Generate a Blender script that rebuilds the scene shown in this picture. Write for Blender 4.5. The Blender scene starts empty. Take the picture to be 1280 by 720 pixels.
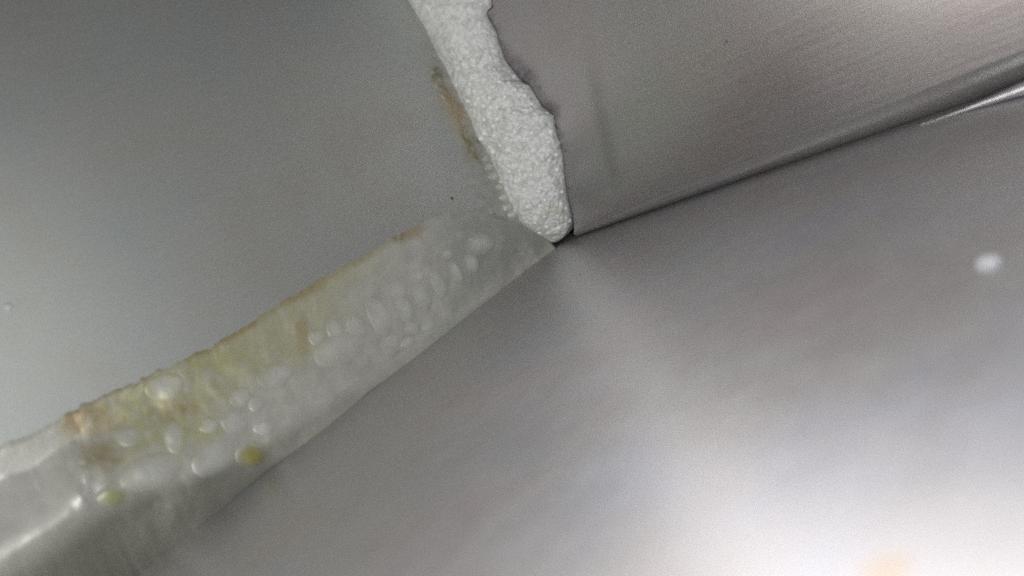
import bpy, bmesh, math, random
from mathutils import Vector, Matrix, noise
from mathutils.bvhtree import BVHTree
random.seed(4)
S = bpy.context.scene
COL = S.collection

# ------------------------------------------------------------------ camera
# metres; origin = the inside corner, +x along the left joint, +y along the right joint, +z up the corner
CAM_LOC = Vector((0.245910, 0.241654, 0.060263))
CAM_ROT = Matrix(((-0.5996058622265229, -0.4698580949506434, 0.6478473435871601),
                  (0.6486540508587958, 0.18881257878701574, 0.7372908058536143),
                  (-0.46874378106601344, 0.8623126931114659, 0.19156222751572966)))
FPX = 1050.0
cam_d = bpy.data.cameras.new('camera')
cam = bpy.data.objects.new('camera', cam_d); COL.objects.link(cam)
cam.matrix_world = Matrix.Translation(CAM_LOC) @ CAM_ROT.to_4x4()
cam_d.sensor_width = 36.0
cam_d.lens = 36.0 * FPX / 1280.0
cam_d.clip_start = 0.005; cam_d.clip_end = 50
cam_d.dof.use_dof = True
cam_d.dof.focus_distance = 0.325
cam_d.dof.aperture_fstop = 11
S.camera = cam

# ------------------------------------------------------------------ light
W = bpy.data.worlds.new('World'); S.world = W; W.use_nodes = True
bg = W.node_tree.nodes['Background']
bg.inputs[0].default_value = (0.95, 0.98, 1.0, 1); bg.inputs[1].default_value = 0.045


def lamp(name, loc, target, power, size, color):
    d = bpy.data.lights.new(name, 'AREA'); d.shape = 'DISK'; d.size = size
    d.energy = power; d.color = color
    o = bpy.data.objects.new(name, d); COL.objects.link(o)
    o.location = loc
    o.rotation_euler = (Vector(target) - Vector(loc)).to_track_quat('-Z', 'Y').to_euler()
    return o


lamp('phone_light', (0.235, 0.280, 0.066), (0.0, 0.0, 0.02), 0.32, 0.012, (0.98, 1.0, 0.97))
lamp('ceiling_lamp', (-0.36, -0.52, 1.15), (0.2, 0.2, 0.0), 22.5, 1.75, (1.0, 0.965, 0.97))
lamp('wall_fill_lamp', (0.72, 0.06, 0.075), (0.0, 0.17, 0.04), 0.8, 0.05, (1.0, 0.97, 0.88))  # added unseen lamp that brightens the upper right of the right panel
S.view_settings.view_transform = 'Standard'
S.view_settings.look = 'None'
S.view_settings.gamma = 1.0
S.view_settings.exposure = 0.14
S.cycles.use_denoising = False
S.cycles.max_bounces = 10
S.cycles.sample_clamp_indirect = 1.0
S.cycles.blur_glossy = 1.0
S.cycles.filter_width = 2.0


# ------------------------------------------------------------------ helpers
def ray(px, py):
    v = CAM_ROT @ Vector(((px - 640) / FPX, -(py - 360) / FPX, -1.0))
    return v.normalized()


def on_plane(p, axis, val=0.0):
    v = ray(*p); s = (val - CAM_LOC[axis]) / v[axis]
    return CAM_LOC + v * s


def mesh_obj(name, verts, faces, mat, parent=None, smooth=True, colors=None):
    me = bpy.data.meshes.new(name)
    me.from_pydata([tuple(v) for v in verts], [], faces)
    if smooth:
        me.polygons.foreach_set('use_smooth', [True] * len(me.polygons))
    if colors:
        a = me.color_attributes.new('stain', 'FLOAT_COLOR', 'POINT')
        a.data.foreach_set('color', [c for col in colors for c in col])
    me.materials.append(mat)
    me.update()
    o = bpy.data.objects.new(name, me); COL.objects.link(o)
    if parent: o.parent = parent
    return o


def tag(o, label, cat=None, group=None, kind=None):
    o['label'] = label
    if cat: o['category'] = cat
    if group: o['group'] = group
    if kind: o['kind'] = kind
    return o


def grid_faces(nu, nv, off=0, flip=False):
    f = []
    for i in range(nu - 1):
        for j in range(nv - 1):
            a = off + i * nv + j
            q = (a, a + 1, a + nv + 1, a + nv)
            f.append(q[::-1] if flip else q)
    return f


def lerp_poly(pts, t):
    """point at parameter t (0..1, by index) of a list of tuples/Vectors, Catmull-Rom"""
    n = len(pts) - 1
    x = min(max(t, 0), 1) * n
    i = min(int(x), n - 1); u = x - i
    g = lambda k: pts[min(max(k, 0), n)]
    p0, p1, p2, p3 = g(i - 1), g(i), g(i + 1), g(i + 2)
    return type(p1)([0.5 * ((2 * b) + (-a + c) * u + (2 * a - 5 * b + 4 * c - d) * u * u + (-a + 3 * b - 3 * c + d) * u ** 3)
                     for a, b, c, d in zip(p0, p1, p2, p3)])


def arc_resample(pts, n):
    """n points evenly spaced along a polyline of Vectors"""
    L = [0.0]
    for a, b in zip(pts, pts[1:]): L.append(L[-1] + (b - a).length)
    out = []; k = 0
    for i in range(n):
        s = L[-1] * i / (n - 1)
        while k < len(pts) - 2 and L[k + 1] < s: k += 1
        d = L[k + 1] - L[k]
        out.append(pts[k].lerp(pts[k + 1], (s - L[k]) / d if d else 0))
    return out


def sstep(a, b, x):
    t = min(max((x - a) / (b - a), 0), 1)
    return t * t * (3 - 2 * t)


# ------------------------------------------------------------------ materials
def new_mat(name):
    m = bpy.data.materials.new(name); m.use_nodes = True
    nt = m.node_tree; b = nt.nodes['Principled BSDF']
    return m, nt, b


def nd(nt, kind, **kw):
    n = nt.nodes.new(kind)
    for k, v in kw.items(): setattr(n, k, v)
    return n


def tex_noise(nt, scale, detail=3, rough=0.55, stretch=None, coord='Object'):
    tc = nd(nt, 'ShaderNodeTexCoord'); n = nd(nt, 'ShaderNodeTexNoise')
    n.inputs['Scale'].default_value = scale; n.inputs['Detail'].default_value = detail
    n.inputs['Roughness'].default_value = rough
    if stretch:
        mp = nd(nt, 'ShaderNodeMapping'); mp.inputs['Scale'].default_value = stretch
        nt.links.new(tc.outputs[coord], mp.inputs[0]); nt.links.new(mp.outputs[0], n.inputs[0])
    else:
        nt.links.new(tc.outputs[coord], n.inputs[0])
    return n


def ramp(nt, src, stops):
    r = nd(nt, 'ShaderNodeValToRGB')
    e = r.color_ramp.elements
    e[0].position, e[0].color = stops[0][0], (*stops[0][1], 1)
    e[1].position, e[1].color = stops[-1][0], (*stops[-1][1], 1)
    for p, c in stops[1:-1]:
        k = e.new(p); k.color = (*c, 1)
    nt.links.new(src, r.inputs[0])
    return r


def map_range(nt, src, lo, hi, a=0.3, b=0.7):
    m = nd(nt, 'ShaderNodeMapRange')
    m.inputs[1].default_value = a; m.inputs[2].default_value = b
    m.inputs[3].default_value = lo; m.inputs[4].default_value = hi
    nt.links.new(src, m.inputs[0]); return m


def steel(name, base, tints, rough, streak, grain=0.10, streak_amt=0.06, metallic=1.0, streak_col=0.02):
    """brushed sheet steel: tint blotches, stretched brushing streaks and fine grain"""
    m, nt, b = new_mat(name); L = nt.links
    blot = tex_noise(nt, 22, 4, 0.6)
    col = ramp(nt, blot.outputs['Fac'], [(0.34, tints[0]), (0.5, base), (0.66, tints[1])])
    gr = tex_noise(nt, 1700, 3, 0.7)
    st = tex_noise(nt, 1.0, 5, 0.65, stretch=streak)
    mul = nd(nt, 'ShaderNodeMix', data_type='RGBA', blend_type='MULTIPLY'); mul.inputs[0].default_value = 1
    g2 = map_range(nt, gr.outputs['Fac'], 1 - grain, 1 + grain)
    L.new(col.outputs[0], mul.inputs[6]); L.new(g2.outputs[0], mul.inputs[7])
    mul2 = nd(nt, 'ShaderNodeMix', data_type='RGBA', blend_type='MULTIPLY'); mul2.inputs[0].default_value = 1
    s2 = map_range(nt, st.outputs['Fac'], 1 - streak_col, 1 + streak_col)
    L.new(mul.outputs[2], mul2.inputs[6]); L.new(s2.outputs[0], mul2.inputs[7])
    L.new(mul2.outputs[2], b.inputs['Base Color'])
    b.inputs['Metallic'].default_value = metallic
    r1 = map_range(nt, st.outputs['Fac'], rough - streak_amt, rough + streak_amt)
    sm = tex_noise(nt, 9, 3, 0.5)
    r2 = map_range(nt, sm.outputs['Fac'], -0.03, 0.04)
    ad = nd(nt, 'ShaderNodeMath', operation='ADD')
    L.new(r1.outputs[0], ad.inputs[0]); L.new(r2.outputs[0], ad.inputs[1])
    L.new(ad.outputs[0], b.inputs['Roughness'])
    bp = nd(nt, 'ShaderNodeBump'); bp.inputs['Strength'].default_value = 0.12; bp.inputs['Distance'].default_value = 0.00006
    bp2 = nd(nt, 'ShaderNodeBump'); bp2.inputs['Strength'].default_value = 0.16; bp2.inputs['Distance'].default_value = 0.00008
    L.new(st.outputs['Fac'], bp.inputs['Height']); L.new(gr.outputs['Fac'], bp2.inputs['Height'])
    L.new(bp.outputs[0], bp2.inputs['Normal']); L.new(bp2.outputs[0], b.inputs['Normal'])
    return m


M_left = steel('satin_steel', (0.52, 0.53, 0.515), ((0.50, 0.495, 0.47), (0.49, 0.52, 0.52)), 0.54, (60, 300, 900), streak_amt=0.012, metallic=0.80, streak_col=0.01)
M_right = steel('brushed_steel', (0.41, 0.385, 0.398), ((0.40, 0.36, 0.377), (0.395, 0.40, 0.40)), 0.24, (900, 26, 1500), streak_amt=0.025, metallic=0.88, streak_col=0.04)
M_floor = steel('floor_steel', (0.54, 0.53, 0.535), ((0.55, 0.505, 0.515), (0.52, 0.525, 0.57)), 0.375, (90, 120, 300), streak_amt=0.015, metallic=0.80)
M_hem = steel('polished_hem', (0.82, 0.81, 0.82), ((0.81, 0.80, 0.80), (0.8, 0.8, 0.82)), 0.20, (900, 26, 1500), streak_amt=0.03)
M_cove = steel('rolled_steel', (0.50, 0.485, 0.49), ((0.49, 0.455, 0.465), (0.49, 0.49, 0.49)), 0.36, (900, 26, 1500), streak_amt=0.04, metallic=0.85)

# faint darker band on the right sheet, running up beside the foam
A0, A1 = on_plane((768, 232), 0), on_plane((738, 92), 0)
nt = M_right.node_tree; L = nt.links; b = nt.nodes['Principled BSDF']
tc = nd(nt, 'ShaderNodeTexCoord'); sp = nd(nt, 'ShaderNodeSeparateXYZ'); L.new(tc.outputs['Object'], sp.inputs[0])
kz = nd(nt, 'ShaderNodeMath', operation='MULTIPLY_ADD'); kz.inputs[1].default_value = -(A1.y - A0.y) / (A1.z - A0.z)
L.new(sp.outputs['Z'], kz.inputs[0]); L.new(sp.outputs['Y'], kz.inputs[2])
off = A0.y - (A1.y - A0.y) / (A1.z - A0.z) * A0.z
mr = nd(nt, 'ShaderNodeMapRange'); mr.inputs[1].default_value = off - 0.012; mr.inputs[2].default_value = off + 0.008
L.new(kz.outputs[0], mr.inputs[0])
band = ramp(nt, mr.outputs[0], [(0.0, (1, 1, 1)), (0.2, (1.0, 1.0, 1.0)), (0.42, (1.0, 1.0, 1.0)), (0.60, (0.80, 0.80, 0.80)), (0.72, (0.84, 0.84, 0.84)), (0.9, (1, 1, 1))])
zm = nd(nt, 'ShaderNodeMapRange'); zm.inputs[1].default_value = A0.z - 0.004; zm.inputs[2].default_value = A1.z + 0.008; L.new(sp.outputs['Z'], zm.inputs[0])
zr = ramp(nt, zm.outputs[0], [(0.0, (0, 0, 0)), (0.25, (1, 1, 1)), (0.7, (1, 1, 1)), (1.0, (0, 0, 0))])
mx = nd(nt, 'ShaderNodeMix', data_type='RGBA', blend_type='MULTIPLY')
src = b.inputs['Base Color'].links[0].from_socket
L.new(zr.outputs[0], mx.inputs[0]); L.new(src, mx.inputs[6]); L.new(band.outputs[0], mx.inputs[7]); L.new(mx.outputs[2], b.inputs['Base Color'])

# warm lamp reflection painted as a soft orange tint on the floor sheet
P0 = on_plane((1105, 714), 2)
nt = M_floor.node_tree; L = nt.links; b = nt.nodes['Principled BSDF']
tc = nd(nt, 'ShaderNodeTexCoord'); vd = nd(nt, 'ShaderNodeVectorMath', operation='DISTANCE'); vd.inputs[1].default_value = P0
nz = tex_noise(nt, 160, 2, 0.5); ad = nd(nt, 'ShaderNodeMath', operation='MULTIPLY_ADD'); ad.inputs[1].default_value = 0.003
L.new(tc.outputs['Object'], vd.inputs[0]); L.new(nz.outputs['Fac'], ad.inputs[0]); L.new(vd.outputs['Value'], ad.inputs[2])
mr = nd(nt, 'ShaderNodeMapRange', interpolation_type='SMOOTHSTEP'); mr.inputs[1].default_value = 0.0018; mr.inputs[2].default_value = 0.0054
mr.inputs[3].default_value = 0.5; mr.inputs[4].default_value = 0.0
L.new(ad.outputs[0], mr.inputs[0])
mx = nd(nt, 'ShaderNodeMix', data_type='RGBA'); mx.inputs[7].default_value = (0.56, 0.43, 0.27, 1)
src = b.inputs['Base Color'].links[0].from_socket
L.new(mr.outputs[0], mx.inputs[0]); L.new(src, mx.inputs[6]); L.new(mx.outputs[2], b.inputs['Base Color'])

m, nt, b = new_mat('gap_shade'); b.inputs['Base Color'].default_value = (0.02, 0.02, 0.02, 1); b.inputs['Roughness'].default_value = 0.9
M_dark = m

# foam: beads picked out by a cell tint
m, nt, b = new_mat('white_foam'); L = nt.links
tc = nd(nt, 'ShaderNodeTexCoord'); vo = nd(nt, 'ShaderNodeTexVoronoi'); vo.inputs['Scale'].default_value = 620
L.new(tc.outputs['Object'], vo.inputs[0])
sep = nd(nt, 'ShaderNodeSeparateColor'); L.new(vo.outputs['Color'], sep.inputs[0])
r = ramp(nt, sep.outputs[0], [(0.0, (0.64, 0.65, 0.65)), (0.5, (0.74, 0.75, 0.75)), (1.0, (0.86, 0.87, 0.87))])
n2 = tex_noise(nt, 45, 3, 0.5)
r2 = ramp(nt, n2.outputs['Fac'], [(0.40, (1, 1, 1)), (0.58, (1, 1, 1)), (0.68, (0.90, 0.89, 0.80))])
mx = nd(nt, 'ShaderNodeMix', data_type='RGBA', blend_type='MULTIPLY'); mx.inputs[0].default_value = 1
L.new(r.outputs[0], mx.inputs[6]); L.new(r2.outputs[0], mx.inputs[7]); L.new(mx.outputs[2], b.inputs['Base Color'])
b.inputs['Roughness'].default_value = 0.5
b.inputs['Subsurface Weight'].default_value = 0.2; b.inputs['Subsurface Radius'].default_value = (0.001, 0.001, 0.001)
fn = tex_noise(nt, 2200, 3, 0.6); bp = nd(nt, 'ShaderNodeBump'); bp.inputs['Strength'].default_value = 0.35; bp.inputs['Distance'].default_value = 0.0002
L.new(fn.outputs['Fac'], bp.inputs['Height']); L.new(bp.outputs[0], b.inputs['Normal'])
M_foam = m

m, nt, b = new_mat('foam_bead'); b.inputs['Base Color'].default_value = (0.92, 0.93, 0.93, 1); b.inputs['Roughness'].default_value = 0.22
M_bead = m


def sealant(name, base, rough, metallic=0.25, stained=True):
    m, nt, b = new_mat(name); L = nt.links
    n = tex_noise(nt, 120, 4, 0.6)
    cr = ramp(nt, n.outputs['Fac'], [(0.35, tuple(c * 0.88 for c in base)), (0.65, tuple(min(1, c * 1.1) for c in base))])
    out = cr.outputs[0]
    if stained:
        at = nd(nt, 'ShaderNodeVertexColor', layer_name='stain')
        mx = nd(nt, 'ShaderNodeMix', data_type='RGBA')
        L.new(at.outputs['Alpha'], mx.inputs[0]); L.new(out, mx.inputs[6]); L.new(at.outputs['Color'], mx.inputs[7])
        out = mx.outputs[2]
    L.new(out, b.inputs['Base Color'])
    b.inputs['Metallic'].default_value = metallic
    rr = tex_noise(nt, 260, 3, 0.6); r1 = map_range(nt, rr.outputs['Fac'], rough - 0.06, rough + 0.1)
    L.new(r1.outputs[0], b.inputs['Roughness'])
    bn = tex_noise(nt, 420, 4, 0.65); bp = nd(nt, 'ShaderNodeBump')
    bp.inputs['Strength'].default_value = 0.2; bp.inputs['Distance'].default_value = 0.0003
    L.new(bn.outputs['Fac'], bp.inputs['Height']); L.new(bp.outputs[0], b.inputs['Normal'])
    return m


M_seal = sealant('clear_silicone', (0.56, 0.555, 0.515), 0.42)
M_film = sealant('thin_silicone', (0.47, 0.475, 0.46), 0.46, 0.55)

m, nt, b = new_mat('dirt'); b.inputs['Base Color'].default_value = (0.12, 0.11, 0.09, 1); b.inputs['Roughness'].default_value = 0.8
M_dirt = m
m, nt, b = new_mat('pale_residue'); b.inputs['Base Color'].default_value = (0.62, 0.62, 0.64, 1); b.inputs['Roughness'].default_value = 0.35
M_pale = m

m, nt, b = new_mat('milky_water'); b.inputs['Base Color'].default_value = (0.33, 0.33, 0.36, 1); b.inputs['Roughness'].default_value = 0.5
M_drop = m

# ------------------------------------------------------------------ opening in the corner (edges of the cut panels)
LEFT_PX = [(470, -82), (492, -40), (513, 4), (529, 29), (544, 60), (567, 107), (589, 151), (595, 170), (611, 193), (624, 223), (640, 261),
           (655, 281), (675, 294), (690, 302)]
RIGHT_PX = [(580, -70), (598, -30), (614, -6), (615.5, 10), (608, 16), (612, 24), (621, 40), (623, 49), (631, 73), (642, 88), (653, 102), (663, 107.5), (678, 133),
            (693, 145), (695, 163), (704, 194), (706, 218), (708, 239), (713, 258), (716, 274), (717, 287), (716, 296)]
Lw = [on_plane(p, 1) for p in LEFT_PX]
Rw = [on_plane(p, 0) for p in RIGHT_PX]
TH = 0.0011
FAR = 0.75


def panel(edge, plane, mat, name, cove=None):
    """a sheet on plane y=0 (plane=1) or x=0 (plane=0) whose free edge follows the given polyline; the edge is rounded and has thickness"""
    run = 1 - plane
    e = arc_resample(edge, 150)
    top = e[0].copy(); top.z = 0.19; top[run] += 0.01
    e = [top] + e
    bot = e[-1].copy(); bot.z = 0.0004
    if e[-1].z > 0.0006: e.append(bot)
    verts = []
    prof = [(0.0, -TH), (0.0, -0.0004), (0.00012, -0.0001), (0.0004, 0.0)]
    spread = [0.0004, 0.004, 0.012, 0.03, 0.07, 0.13, 0.2, 0.35, FAR]
    nv = len(prof) + len(spread)
    for k, p in enumerate(e):
        jit = 0.00025 * noise.noise((p.z * 900, plane * 7, 1)) if 0 < k < len(e) - 1 else 0
        for d, h in prof:
            q = p.copy(); q[run] += d + jit; q[plane] = h; verts.append(q)
        for s in spread:
            q = p.copy(); q[run] = max(p[run] + 0.0006, 0) + s; q[plane] = 0
            verts.append(q)
    return verts, grid_faces(len(e), nv, flip=(plane == 0))


# floor
NX = 40
fv = [Vector((-0.03 + 0.85 * (i / NX) ** 1.5, -0.03 + 0.85 * (j / NX) ** 1.5, 0.0)) for i in range(NX + 1) for j in range(NX + 1)]
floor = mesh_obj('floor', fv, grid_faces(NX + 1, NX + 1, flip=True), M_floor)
tag(floor, 'bright satin steel floor reflecting the white foam in its corner', kind='structure')

# left panel
v, f = panel(Lw, 1, M_left, 'steel_panel')
left = mesh_obj('steel_panel', v, f, M_left)
tag(left, 'flat dull grey steel wall panel with the yellowed sealant along its foot', 'metal panel')

# right panel: wall sheet ends above a cove that is rolled out to the floor
CV = [((1280, 62), (1280, 146))]
zc_far = on_plane((1280, 62), 0).z; yc_far = on_plane((1280, 62), 0).y
xc_far = on_plane((1280, 146), 2).x


def cove_r(y):
    t = (max(y, 0) / yc_far) ** 0.75
    return 0.0012 + t * (zc_far - 0.0012), 0.0012 + t * (xc_far - 0.0012)


TOPZ = 0.16
run_e = arc_resample(Rw, 170)
e = [Vector((0, run_e[0].y + 0.01, TOPZ))] + [p for p in run_e if p.z > 0.0022]
verts = []
prof = [(0.0, -TH), (0.0, -0.0004), (0.00012, -0.0001), (0.0004, 0.0)]
spread = [0.0004, 0.004, 0.010, 0.02, 0.035, 0.06, 0.09, 0.12, 0.16, 0.2, 0.28, 0.4, FAR]
nv = len(prof) + len(spread)
zb = e[-1].z
for k, p in enumerate(e):
    jit = 0.0003 * noise.noise((p.z * 900, 7, 1)) if 0 < k < len(e) - 1 else 0
    for d, h in prof: verts.append(Vector((h, p.y + d + jit, p.z)))
    for s in spread:
        y = p.y + 0.0006 + s
        t = (p.z - zb) / (TOPZ - zb)
        z0 = cove_r(y)[0]
        verts.append(Vector((0, y, z0 + t * (TOPZ - z0) if s > 0 else p.z)))
# keep rows ordered: blend row heights towards the cove line only near the bottom
NC = 14
rows = len(e)
cols = [e[-1].y + d for d, h in prof] + [e[-1].y + 0.0006 + s for s in spread]
hs = [h for d, h in prof] + [0.0] * len(spread)
for k in range(0, NC + 1):
    for c, (y, h) in enumerate(zip(cols, hs)):
        rz, rx = cove_r(y)
        if c < len(prof): rz = min(rz, zb)
        a1 = math.radians(72); a0 = math.radians(26) * sstep(0.25, 0.85, y / yc_far)
        a = a0 + (a1 - a0) * k / NC                          # the foot turns back under the sheet, leaving a groove over the floor
        dep = 0.8 * rz + 0.0006
        verts.append(Vector((h - dep * (math.cos(a0) - math.cos(a)) / (math.cos(a0) - math.cos(a1)), y, 0.0002 + (rz - 0.0002) * (1 - (math.sin(a) - math.sin(a0)) / (math.sin(a1) - math.sin(a0))))))
right = bpy.data.objects.new('steel_panel', None); COL.objects.link(right)
nw = rows * nv
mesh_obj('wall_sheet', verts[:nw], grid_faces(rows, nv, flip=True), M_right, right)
mesh_obj('rolled_foot', verts[nw:], grid_faces(NC + 1, nv, flip=True), M_cove, right)
# polished bead that starts near the camera end of the groove
hv = []; NHY, NHA = 60, 14
for i in range(NHY):
    t = i / (NHY - 1); y = 0.150 + 0.25 * t
    r = 0.0002 + 0.0046 * sstep(0.0, 0.17, t) * (0.55 + 0.45 * sstep(0.1, 0.3, t))
    for j in range(NHA):
        a = 2 * math.pi * j / NHA
        wob = 1 + 0.12 * noise.noise(Vector((t * 30, math.cos(a), math.sin(a))))
        hv.append(Vector((r * 1.3 + r * 2.0 * math.cos(a) * wob, y, r * 0.75 + r * 0.8 * math.sin(a) * wob)))
hf = [(i * NHA + j, i * NHA + (j + 1) % NHA, (i + 1) * NHA + (j + 1) % NHA, (i + 1) * NHA + j) for i in range(NHY - 1) for j in range(NHA)]
mesh_obj('rolled_hem', hv, hf, M_hem, right)
tag(right, 'brushed steel wall panel with a ragged torn edge beside the foam and rolled foot', 'metal panel')

# dark sheet added behind the panels, standing in for shade in the gap
bk = 0.012
bv = [(-bk, -bk, -0.02), (0.3, -bk, -0.02), (0.3, -bk, 0.15), (-bk, -bk, 0.15), (-bk, 0.3, -0.02), (-bk, 0.3, 0.15)]
back = mesh_obj('gap_shade_sheet', bv, [(0, 1, 2, 3), (0, 3, 5, 4)], M_dark, smooth=False)
tag(back, 'added dark sheet standing in for shade in the thin gap beside the foam', kind='structure')

# ------------------------------------------------------------------ foam
NU, NV = 90, 420
FR = [on_plane(p, 0) for p in RIGHT_PX[:-4] + [(712, 260), (714, 273), (713.5, 283), (710, 291), (704, 298), (697, 302)]]
la = arc_resample(Lw, NV); ra = arc_resample(FR, NV)
N0 = Vector((1, 1, 0.1)).normalized()


def foam_point(u, v):
    """u 0..1 left to right, v 0..1 top to bottom; before displacement"""
    i = v * (NV - 1); k = min(int(i), NV - 2); t = i - k
    a = la[k].lerp(la[k + 1], t); b = ra[k].lerp(ra[k + 1], t)
    a = a + Vector((0.0003, 0, 0)); b = b + Vector((-0.0012 * sstep(0.0, 0.05, 1 - v), -0.0009, 0))
    w = (b - a).length
    return a, b, w


def cells(p, s):
    d, pts = noise.voronoi(p * s)
    return d[0], d[1]


verts = []
SK = 8
for i in range(NV):
    v = i / (NV - 1)
    a, b, w = foam_point(0, v)
    tip = 1 - v
    bul = 0.24 * w * sstep(0, 0.06, tip) + 0.0006
    for j in range(NU + 2 * SK):
        if j < SK:
            q = (SK - j) / SK
            verts.append(a + Vector((0.0012 * q, -0.007 * q ** 1.3 - 0.0002, 0)))
            continue
        if j >= NU + SK:
            q = (j - NU - SK + 1) / SK
            verts.append(b + Vector((-0.009 * q ** 0.9, -0.0015 * q, 0)))
            continue
        u = (j - SK) / (NU - 1)
        p = a.lerp(b, u)
        prof_h = (max(0.0, 1 - abs(2 * u - 1) ** 2.6)) ** 0.8
        edge = min(u, 1 - u)
        e_in = sstep(0, 0.10, edge)
        h = bul * prof_h
        d1, d2 = cells(p + Vector((3, 1, 2)), 620)
        beady = 0.25 + 0.75 * sstep(0.20, 0.42, v)
        bump = (0.0012 * max(0, 0.62 - d1 * d1 * 1.5)) * beady
        torn = 0.0010 * noise.noise(Vector((p.x * 130, p.y * 130, p.z * 420))) * (1 - beady * 0.8)
        low = 0.0022 * noise.noise(p * 90 + Vector((5, 5, 5))) + 0.0009 * noise.noise(p * 260)
        fine = 0.0002 * noise.noise(p * 1500)
        verts.append(p + N0 * (h + (bump + low + torn) * (0.25 + 0.75 * e_in) * sstep(0, 0.03, tip) + fine - 0.0002))
foam = bpy.data.objects.new('foam_strip', None); COL.objects.link(foam)
foam.location = (0, 0, 0)
tag(foam, 'white beaded foam strip squeezed out of the corner between the two steel panels', 'foam')
core = mesh_obj('foam_core', verts, grid_faces(NV, NU + 2 * SK, flip=False), M_foam, foam)
bvh = BVHTree.FromPolygons([tuple(v) for v in verts], [tuple(p.vertices) for p in core.data.polygons])


def ico(sub=2):
    bm = bmesh.new(); bmesh.ops.create_icosphere(bm, subdivisions=sub, radius=1)
    vs = [v.co.copy() for v in bm.verts]; fs = [tuple(x.index for x in f.verts) for f in bm.faces]
    bm.free(); return vs, fs


ICO = ico(2)


def bead_mesh(seed, mat):
    vs = [v * (1 + 0.13 * noise.noise(v * 1.6 + Vector((seed * 3.1, 0, 0)))) for v in ICO[0]]
    me = bpy.data.meshes.new('bead'); me.from_pydata([tuple(v) for v in vs], [], ICO[1])
    me.polygons.foreach_set('use_smooth', [True] * len(me.polygons)); me.materials.append(mat); return me


BM = [bead_mesh(i, M_bead) for i in range(5)]
fixed = [(605, 166, 1.5), (601, 173, 1.3), (616, 189, 1.5), (635, 187, 1.3), (613, 134, 1.2), (597, 123, 1.3), (612, 122, 1.0), (617, 170, 1.1),
         (643, 265, 1.4), (678, 195, 1.1), (668, 187, 1.0), (672, 205, 1.0), (699, 285, 1.2), (674, 266, 1.2)]
pts = [(x, y, r * 0.001) for x, y, r in fixed]
tries = 0
while len(pts) < 190 and tries < 6000:
    tries += 1
    y = random.uniform(95, 300); k = 0
    x = random.uniform(560, 715)
    if all((x - q[0]) ** 2 + (y - q[1]) ** 2 > 64 for q in pts):
        pts.append((x, y, random.uniform(0.0007, 0.0011)))
for k, (x, y, rad) in enumerate(pts):
    h = bvh.ray_cast(CAM_LOC, ray(x, y))
    if h[0] is None: continue
    if k >= len(fixed):
        # stay clear of the torn rim
        if bvh.ray_cast(CAM_LOC, ray(x - 7, y))[0] is None or bvh.ray_cast(CAM_LOC, ray(x + 9, y))[0] is None: continue
        if h[1].dot(N0) * (1 if h[1].dot(CAM_LOC - h[0]) > 0 else -1) < 0.3: continue
    o = bpy.data.objects.new('bead', BM[k % 5]); COL.objects.link(o); o.parent = foam
    n = h[1] if h[1].dot(CAM_LOC - h[0]) > 0 else -h[1]
    o.location = h[0] - n * rad * (0.15 if k < len(fixed) else 0.35)
    o.scale = (rad, rad * random.uniform(0.8, 1.1), rad * random.uniform(0.85, 1.2))
    o.rotation_euler = (random.uniform(0, 3), random.uniform(0, 3), 0)

# ------------------------------------------------------------------ stains, laid out on the left wall plane (x, z)
BR, TAN, YG, YEL, OL = (0.29, 0.195, 0.07), (0.44, 0.34, 0.19), (0.49, 0.475, 0.275), (0.40, 0.35, 0.08), (0.16, 0.15, 0.09)
STAINS = []


def stain(px, py, rx, ry, ang, col, amt):
    c, s = math.cos(math.radians(ang)), math.sin(math.radians(ang))
    o = on_plane((px, py), 1); a = on_plane((px + rx * c, py - rx * s), 1) - o; b = on_plane((px + ry * s, py + ry * c), 1) - o
    M = Matrix(((a.x, b.x), (a.z, b.z)))
    STAINS.append((o.x, o.z, M.inverted(), col, amt))


for a in [(430, 330, 90, 30, 30, YG, .55), (230, 480, 130, 60, 28, YG, .85), (350, 400, 90, 45, 30, YG, .65),
          (508, 290, 26, 10, 27, BR, .85), (520, 293, 14, 9, 20, TAN, .8), (378, 361, 36, 11, 28, BR, .85), (320, 396, 60, 10, 32, BR, .55), (255, 432, 30, 8, 25, BR, .6),
          (450, 322, 60, 6, 29, OL, .5), (295, 412, 60, 9, 32, BR, .6), (215, 450, 50, 7, 26, BR, .5), (150, 481, 45, 8, 26, BR, .5), (430, 332, 50, 9, 29, TAN, .5), (430, 380, 120, 40, 32, YG, .3), (180, 560, 90, 40, 25, YG, .4), (300, 500, 170, 60, 32, YG, .28), (430, 430, 100, 40, 34, YG, .15), (376, 418, 8, 26, 0, TAN, .75), (110, 527, 42, 22, 10, TAN, .85), (100, 520, 26, 12, 30, BR, .45), (215, 513, 28, 13, 5, BR, .55),
          (122, 572, 28, 20, -10, BR, .6), (245, 540, 30, 16, 0, YG, .7), (262, 450, 40, 14, 10, YEL, .3), (165, 500, 50, 20, 20, YG, .5), (138, 622, 17, 12, 0, YG, .9), (313, 570, 18, 14, 0, YEL, .9),
          (372, 445, 14, 18, 0, YG, .6), (480, 460, 18, 10, 30, YG, .35),
          (566, 132, 9, 32, 27, BR, .65), (562, 145, 18, 50, 25, TAN, .6), (548, 100, 8, 22, 25, OL, .5), (585, 182, 6, 26, 27, BR, .6), (592, 185, 12, 26, 25, OL, .4), (612, 235, 10, 30, 27, OL, .35), (543, 92, 12, 10, 0, OL, .55), (588, 200, 18, 12, 0, OL, .35), (570, 265, 7, 12, 0, TAN, .4)]:
    stain(*a)


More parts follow.
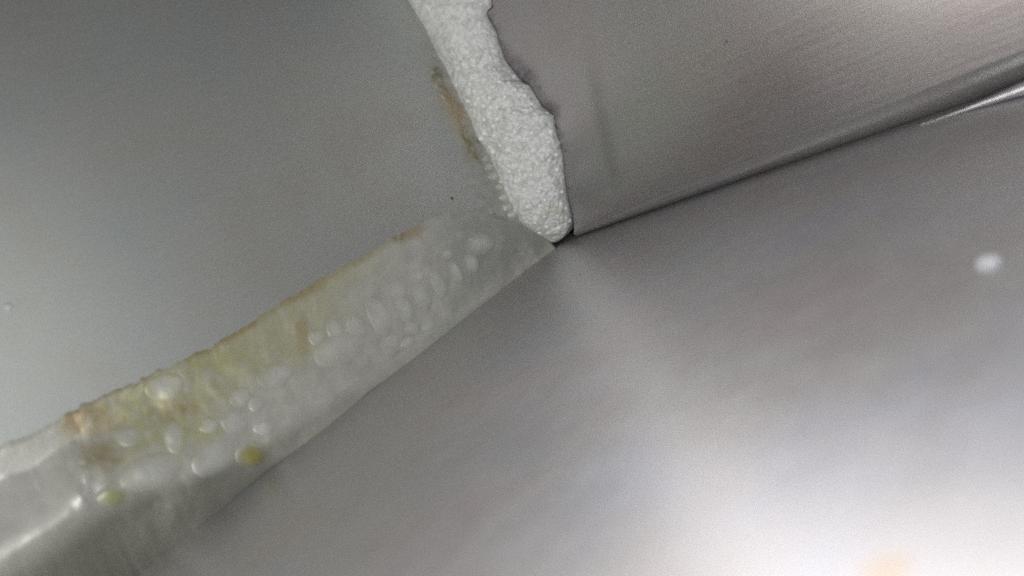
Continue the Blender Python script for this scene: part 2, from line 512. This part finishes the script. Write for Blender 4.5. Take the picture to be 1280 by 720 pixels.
def stain_at(p):
    q = Vector((p.x + 0.0010 * noise.noise(p * 260), p.z + 0.0010 * noise.noise(p * 240 + Vector((9, 3, 1)))))
    col = Vector((0.56, 0.555, 0.51)); A = 0
    for ox, oz, Mi, c, amt in STAINS:
        w = Mi @ Vector((q.x - ox, q.y - oz)); d = w.length
        if d < 1.6:
            k = amt * (1 - sstep(0.35, 1.45, d)) * (0.78 + 0.44 * noise.noise(p * 500))
            k = min(max(k, 0), 1)
            col = col.lerp(Vector(c), k); A = A + (1 - A) * k
    # colour already mixed over the base: use full alpha where any stain lies
    return (col.x, col.y, col.z, min(1, A * 1.3))


# ------------------------------------------------------------------ sealant bead along the left joint
SEC = [((655, 276), (688, 305), (696, 311)), ((610, 262), (645, 328), (655, 334)), ((562, 266), (602, 356), (612, 368)), ((522, 282), (560, 385), (575, 399)),
       ((480, 303), (515, 414), (530, 438)), ((400, 350), (430, 466), (455, 490)), ((340, 385), (370, 505), (395, 546)), ((270, 427), (300, 550), (330, 592)),
       ((200, 461), (225, 588), (262, 650)), ((140, 488), (160, 606), (205, 690)), ((88, 511), (115, 627), (160, 724)), ((40, 536), (60, 664), (110, 765)),
       ((0, 552), (0, 703), (50, 815)), ((-80, 590), (-80, 757), (-40, 900)), ((-200, 650), (-200, 840), (-200, 1060))]
PM = [.0008, .0010, .0012, .0014, .0017, .0020, .0026, .0036, .0050, .0057, .0064, .0068, .007, .0072, .0072]
U3 = [on_plane(s[0], 1) for s in SEC]
M3 = [on_plane(s[1], 1, p) for s, p in zip(SEC, PM)]
F3 = [on_plane(s[2], 2) for s in SEC]
for p in F3: p.y = min(max(p.y, 0.0014), 0.004)
NS, NT = 420, 56
verts, cols = [], []
for i in range(NS):
    t = i / (NS - 1)
    u, mm, fl = lerp_poly(U3, t), lerp_poly(M3, t), lerp_poly(F3, t)
    u = u + (1 - 0.6 * sstep(0.7, 0.76, t)) * Vector((0, 0, 0.0009 * noise.noise(Vector((t * 60, 0, 0))) + 0.0005 * noise.noise(Vector((t * 170, 2, 0)))))
    fl = fl + Vector((0, (0.0005 - 0.0003 * sstep(0.3, 0.5, t)) * noise.noise(Vector((t * 40, 5, 0))) + 0.0001 * noise.noise(Vector((t * 90, 8, 0))), 0))
    u.y = -0.0002; fl.z = -0.0002
    sharp = sstep(0.62, 0.72, t)
    for j in range(NT):
        s = j / (NT - 1)
        if s < 0.62:
            w = s / 0.62
            p = u.lerp(mm, w)
            e0 = 0.0005 - 0.0004 * sstep(0.68, 0.74, t) - 0.00035 * (1 - sstep(0.1, 0.3, t))
            flat = e0 + max(mm.y - e0, 0) * sstep(0.25, 1.0, w)
            p.y = flat * sstep(0.0, 0.05, w) - 0.0002 * (1 - sstep(0, 0.05, w))
        else:
            w = (s - 0.62) / 0.38
            p = mm.lerp(fl, w)
            bulge = math.sin(math.pi * w) * (0.0005 - 0.0004 * sharp)
            p.y += bulge; p.z += bulge * 0.6
        kb = 1 - sstep(0.40, 0.62, t)
        if kb > 0:                       # a soft rounded fillet away from the camera, a ridge towards it
            w = s; ctl = mm * 2 - (u + fl) * 0.5
            bz = u * (1 - w) ** 2 + ctl * (2 * w * (1 - w)) + fl * w ** 2
            bz.y = max(bz.y, (0.0001 + 0.0003 * sstep(0.1, 0.3, t)) * sstep(0, 0.08, s))
            p = p.lerp(bz, kb)
        inner = sstep(0, 0.1, s) * sstep(0, 0.08, 1 - s)
        q = p
        d1, d2 = cells(q * 1.0 + Vector((1, 4, 2)), 170)
        lump = (0.0003 * (0.5 - d1) + 0.0005 * noise.noise(q * 130) + 0.00012 * noise.noise(q * 420)) * (1 - 0.7 * sstep(0.70, 0.76, t))
        rough_l = 0.0012 * noise.noise(Vector((q.x * 260, q.y * 260, q.z * 120))) * sstep(0.66, 0.70, t) * (1 - sstep(0.72, 0.76, t)) * sstep(0.3, 0.42, s) * (1 - sstep(0.56, 0.66, s)) + 0.0004 * noise.noise(Vector((q.x * 120, 0, q.z * 60))) * sstep(0.7, 0.76, t) * (1 - sstep(0.5, 0.62, s))
        calm = 1 - 0.75 * sharp * sstep(0.62, 0.70, s)
        p = p + Vector((0, 0.85, 0.5)) * (lump * inner * calm + rough_l * inner)
        if s > 0.05: p.y = max(p.y, 0.00015 + 0.00015 * sstep(0.1, 0.3, t))
        verts.append(p); c = stain_at(p)
        k = sstep(0.60, 0.76, s) * (0.15 + 0.85 * sstep(0.30, 0.62, t)) * 0.85      # dark gap's shade seen through clear silicone, painted below the ridge
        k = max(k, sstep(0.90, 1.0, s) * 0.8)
        c0 = Vector(c[:3]); a0 = c[3]
        pale = sstep(0.72, 0.77, t) * sstep(0.0, 0.3, s) * (1 - sstep(0.58, 0.66, s))  # near end lightened: highlight on the glossy film put into its colour
        c0 = c0.lerp(Vector((0.80, 0.79, 0.74)), 0.5 * pale); a0 = max(a0, pale)
        thin = (1 - sstep(0.10, 0.30, t)) * (1 - sstep(0.35, 0.9, s))      # the bead thins to a film where it runs up the corner
        c0 = c0.lerp(Vector((0.37, 0.37, 0.36)), 0.9 * thin); a0 = max(a0, thin)
        c = (c0.x, c0.y, c0.z, a0)
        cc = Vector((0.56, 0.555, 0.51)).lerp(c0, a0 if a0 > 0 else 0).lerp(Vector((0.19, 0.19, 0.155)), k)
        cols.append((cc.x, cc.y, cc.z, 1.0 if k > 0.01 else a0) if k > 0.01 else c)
seal = bpy.data.objects.new('sealant_bead', None); COL.objects.link(seal); seal.location = (0.1, 0, 0)
tag(seal, 'yellowed lumpy silicone sealant bead with brown stains along the foot of the left panel', 'sealant')
SEAL_OFF = Vector((0.1, 0, 0))
body = mesh_obj('sealant_body', [p - SEAL_OFF for p in verts], grid_faces(NS, NT, flip=False), M_seal, seal, colors=cols)
sbvh = BVHTree.FromPolygons([tuple(v) for v in verts], [tuple(p.vertices) for p in body.data.polygons])


SC = list(cols)
seal_col = lambda i: SC[(i // (NT - 1)) * NT + i % (NT - 1)]


def patch(name, px, py, rx, ry, ang, height, col, parent, off, tree, under):
    """a soft lump moulded on the surface under a point: its rim runs tangent into the surface around it"""
    c, s_ = math.cos(math.radians(ang)), math.sin(math.radians(ang))
    h0 = tree.ray_cast(CAM_LOC, ray(px, py))
    if h0[0] is None: return None
    scale = (ry + rx) / 2 / FPX * (h0[0] - CAM_LOC).length
    NR, NA = 8, 22
    vs, cs, ok = [], [], True
    for r in range(NR + 1):
        for k in range(NA):
            if r == 0 and k > 0: continue
            q = 1.15 * r / NR; th = 2 * math.pi * k / NA
            wob = 1 + 0.22 * noise.noise(Vector((math.cos(th) * 0.9 + px, math.sin(th) * 0.9 + py, 0)))
            dx, dy = rx * q * wob * math.cos(th), ry * q * wob * math.sin(th)
            h = tree.ray_cast(CAM_LOC, ray(px + dx * c + dy * s_, py - dx * s_ + dy * c))
            if h[0] is None: return None
            n = h[1] if h[1].dot(CAM_LOC - h[0]) > 0 else -h[1]
            prof = (1 - min(q / 1.15, 1) ** 2.2) ** 1.5
            vs.append(h[0] + n * (0.00005 - 0.00018 * sstep(0.9, 1.0, r / NR) + height * scale * prof) - off)
            b = under(h[2]); bc = Vector((0.56, 0.555, 0.51)).lerp(Vector(b[:3]), b[3])
            w = sstep(0.0, 0.8, 1 - q / 1.15)
            bc = bc.lerp(Vector(col), w * 0.75)
            cs.append((bc.x, bc.y, bc.z, 1.0))
    fs = [(0, 1 + (k + 1) % NA, 1 + k) for k in range(NA)]
    for r in range(NR - 1):
        for k in range(NA):
            a = 1 + r * NA + k; b = 1 + r * NA + (k + 1) % NA
            fs.append((a, b, b + NA, a + NA))
    return mesh_obj(name, vs, fs, M_seal, parent, colors=cs)


PALE = (0.67, 0.67, 0.635)
for a in [(522, 345, 7, 9, 15), (549, 354, 8, 17, 28), (528, 371, 9, 17, 28), (506, 386, 9, 18, 28), (499, 364, 9, 12, 20), (475, 396, 12, 23, 28), (445, 408, 10, 16, 28), (419, 413, 9, 14, 28), (571, 341, 7, 15, 28),
          (423, 436, 30, 18, 20), (515, 411, 9, 8, 0), (536, 408, 9, 6, 30), (487, 428, 11, 8, 10), (510, 428, 9, 6, 30), (396, 422, 10, 10, 0), (600, 306, 18, 14, 20), (590, 330, 10, 13, 20), (560, 318, 8, 7, 0),
          (300, 497, 13, 12, 0), (321, 505, 9, 10, 0), (293, 528, 16, 14, 0), (218, 545, 12, 22, 10), (190, 590, 38, 22, 15), (262, 532, 12, 10, 0), (205, 484, 24, 16, 15), (266, 574, 26, 20, 25), (345, 470, 22, 14, 30),
          (330, 535, 12, 9, 0), (107, 606, 6, 17, 15), (46, 600, 4, 12, 15), (160, 545, 16, 12, 0)]:  # the two leftmost patches are glints painted pale, the rest are bubbles
    patch('bubble_or_glint', *a, 0.075, PALE, seal, SEAL_OFF, sbvh, seal_col)
o = patch('yellow_lump', 313, 570, 18, 14, 0, 0.1, (0.40, 0.36, 0.10), seal, SEAL_OFF, sbvh, seal_col); o['label'] = 'yellow lump of residue'
o = patch('yellow_lump', 138, 620, 17, 12, 10, 0.1, (0.45, 0.46, 0.22), seal, SEAL_OFF, sbvh, seal_col); o['label'] = 'yellow green lump at the ridge'

# ------------------------------------------------------------------ thin sealant film up the left side of the foam
OUT = [(527, 62), (533, 84), (541, 110), (551, 140), (562, 166), (574, 188), (577, 208), (583, 230), (592, 250), (600, 272)]
INN = [(549, 62), (560, 84), (573, 108), (588, 140), (601, 167), (614, 192), (623, 212), (634, 236), (644, 258), (662, 285)]
O3 = [on_plane(p, 1) for p in OUT]; I3 = [on_plane(p, 1) for p in INN]
NS2, NT2 = 200, 30
verts, cols = [], []
for i in range(NS2):
    t = i / (NS2 - 1)
    a, b = lerp_poly(O3, t), lerp_poly(I3, t)
    a = a + Vector((0.0014 * noise.noise(Vector((t * 22, 1, 3))) + 0.0005 * noise.noise(Vector((t * 70, 1, 3))), 0, 0))
    for j in range(NT2):
        s = j / (NT2 - 1)
        p = a.lerp(b, s)
        ed = sstep(0, 0.35, s) * sstep(0, 0.15, t) * sstep(0, 0.06, 1 - t)
        d1, d2 = cells(p + Vector((2, 2, 8)), 150)
        ridge = 0.0005 * (1 - sstep(0.0, 0.3, d2 - d1))
        th = 0.0005 + ridge + 0.0004 * noise.noise(p * 200) + 0.0005 * sstep(0.75, 1, s)
        p.y = -0.00005 + max(th, 0.0002) * ed
        verts.append(p); cols.append(stain_at(p))
film = bpy.data.objects.new('sealant_film', None); COL.objects.link(film); film.location = (0.02, 0, 0.03)
FO = Vector((0.02, 0, 0.03))
tag(film, 'thin clear silicone film with a brown smear up the left edge of the foam', 'sealant')
fb = mesh_obj('film_sheet', [p - FO for p in verts], grid_faces(NS2, NT2, flip=True), M_film, film, colors=cols)
FC = list(cols)
film_col = lambda i: FC[(i // (NT2 - 1)) * NT2 + i % (NT2 - 1)]
fbvh = BVHTree.FromPolygons([tuple(v) for v in verts], [tuple(p.vertices) for p in fb.data.polygons])
for x, y, r in [(613, 208, 5), (619, 220, 6), (626, 234, 5), (632, 246, 6), (637, 259, 6), (643, 268, 6), (609, 198, 4), (652, 279, 5), (629, 226, 4)]:
    patch('bubble_or_glint', x - 2, y, r, r * 0.9, 0, 0.5, PALE, film, FO, fbvh, film_col)

# ------------------------------------------------------------------ specks and drops


def speck(name, px, py, axis, r, hgt, mat, label, cat, group=None):
    c = on_plane((px, py), axis)
    vs = []
    for v in ICO[0]:
        k = 1 + 0.25 * noise.noise(v * 1.5 + Vector((px, 0, 0)))
        q = v * r * k; q[axis] = v[axis] * hgt * k; vs.append(q)
    o = mesh_obj(name, vs, ICO[1], mat); o.location = c
    tag(o, label, cat, group); return o


speck('dirt_speck', 565, 248, 1, 0.0007, 0.0004, M_dirt, 'tiny dark speck on the left panel beside the clear film', 'speck')
speck('dirt_speck', 908, 52, 0, 0.00045, 0.0003, M_dirt, 'tiny dark speck high on the brushed right panel', 'speck')
speck('pale_speck', 11, 383, 1, 0.0011, 0.0005, M_pale, 'tiny pale speck on the left panel by the picture edge', 'speck')
speck('milky_drop', 1235, 329, 2, 0.0022, 0.0017, M_drop, 'round milky white drop alone on the steel floor', 'drop')
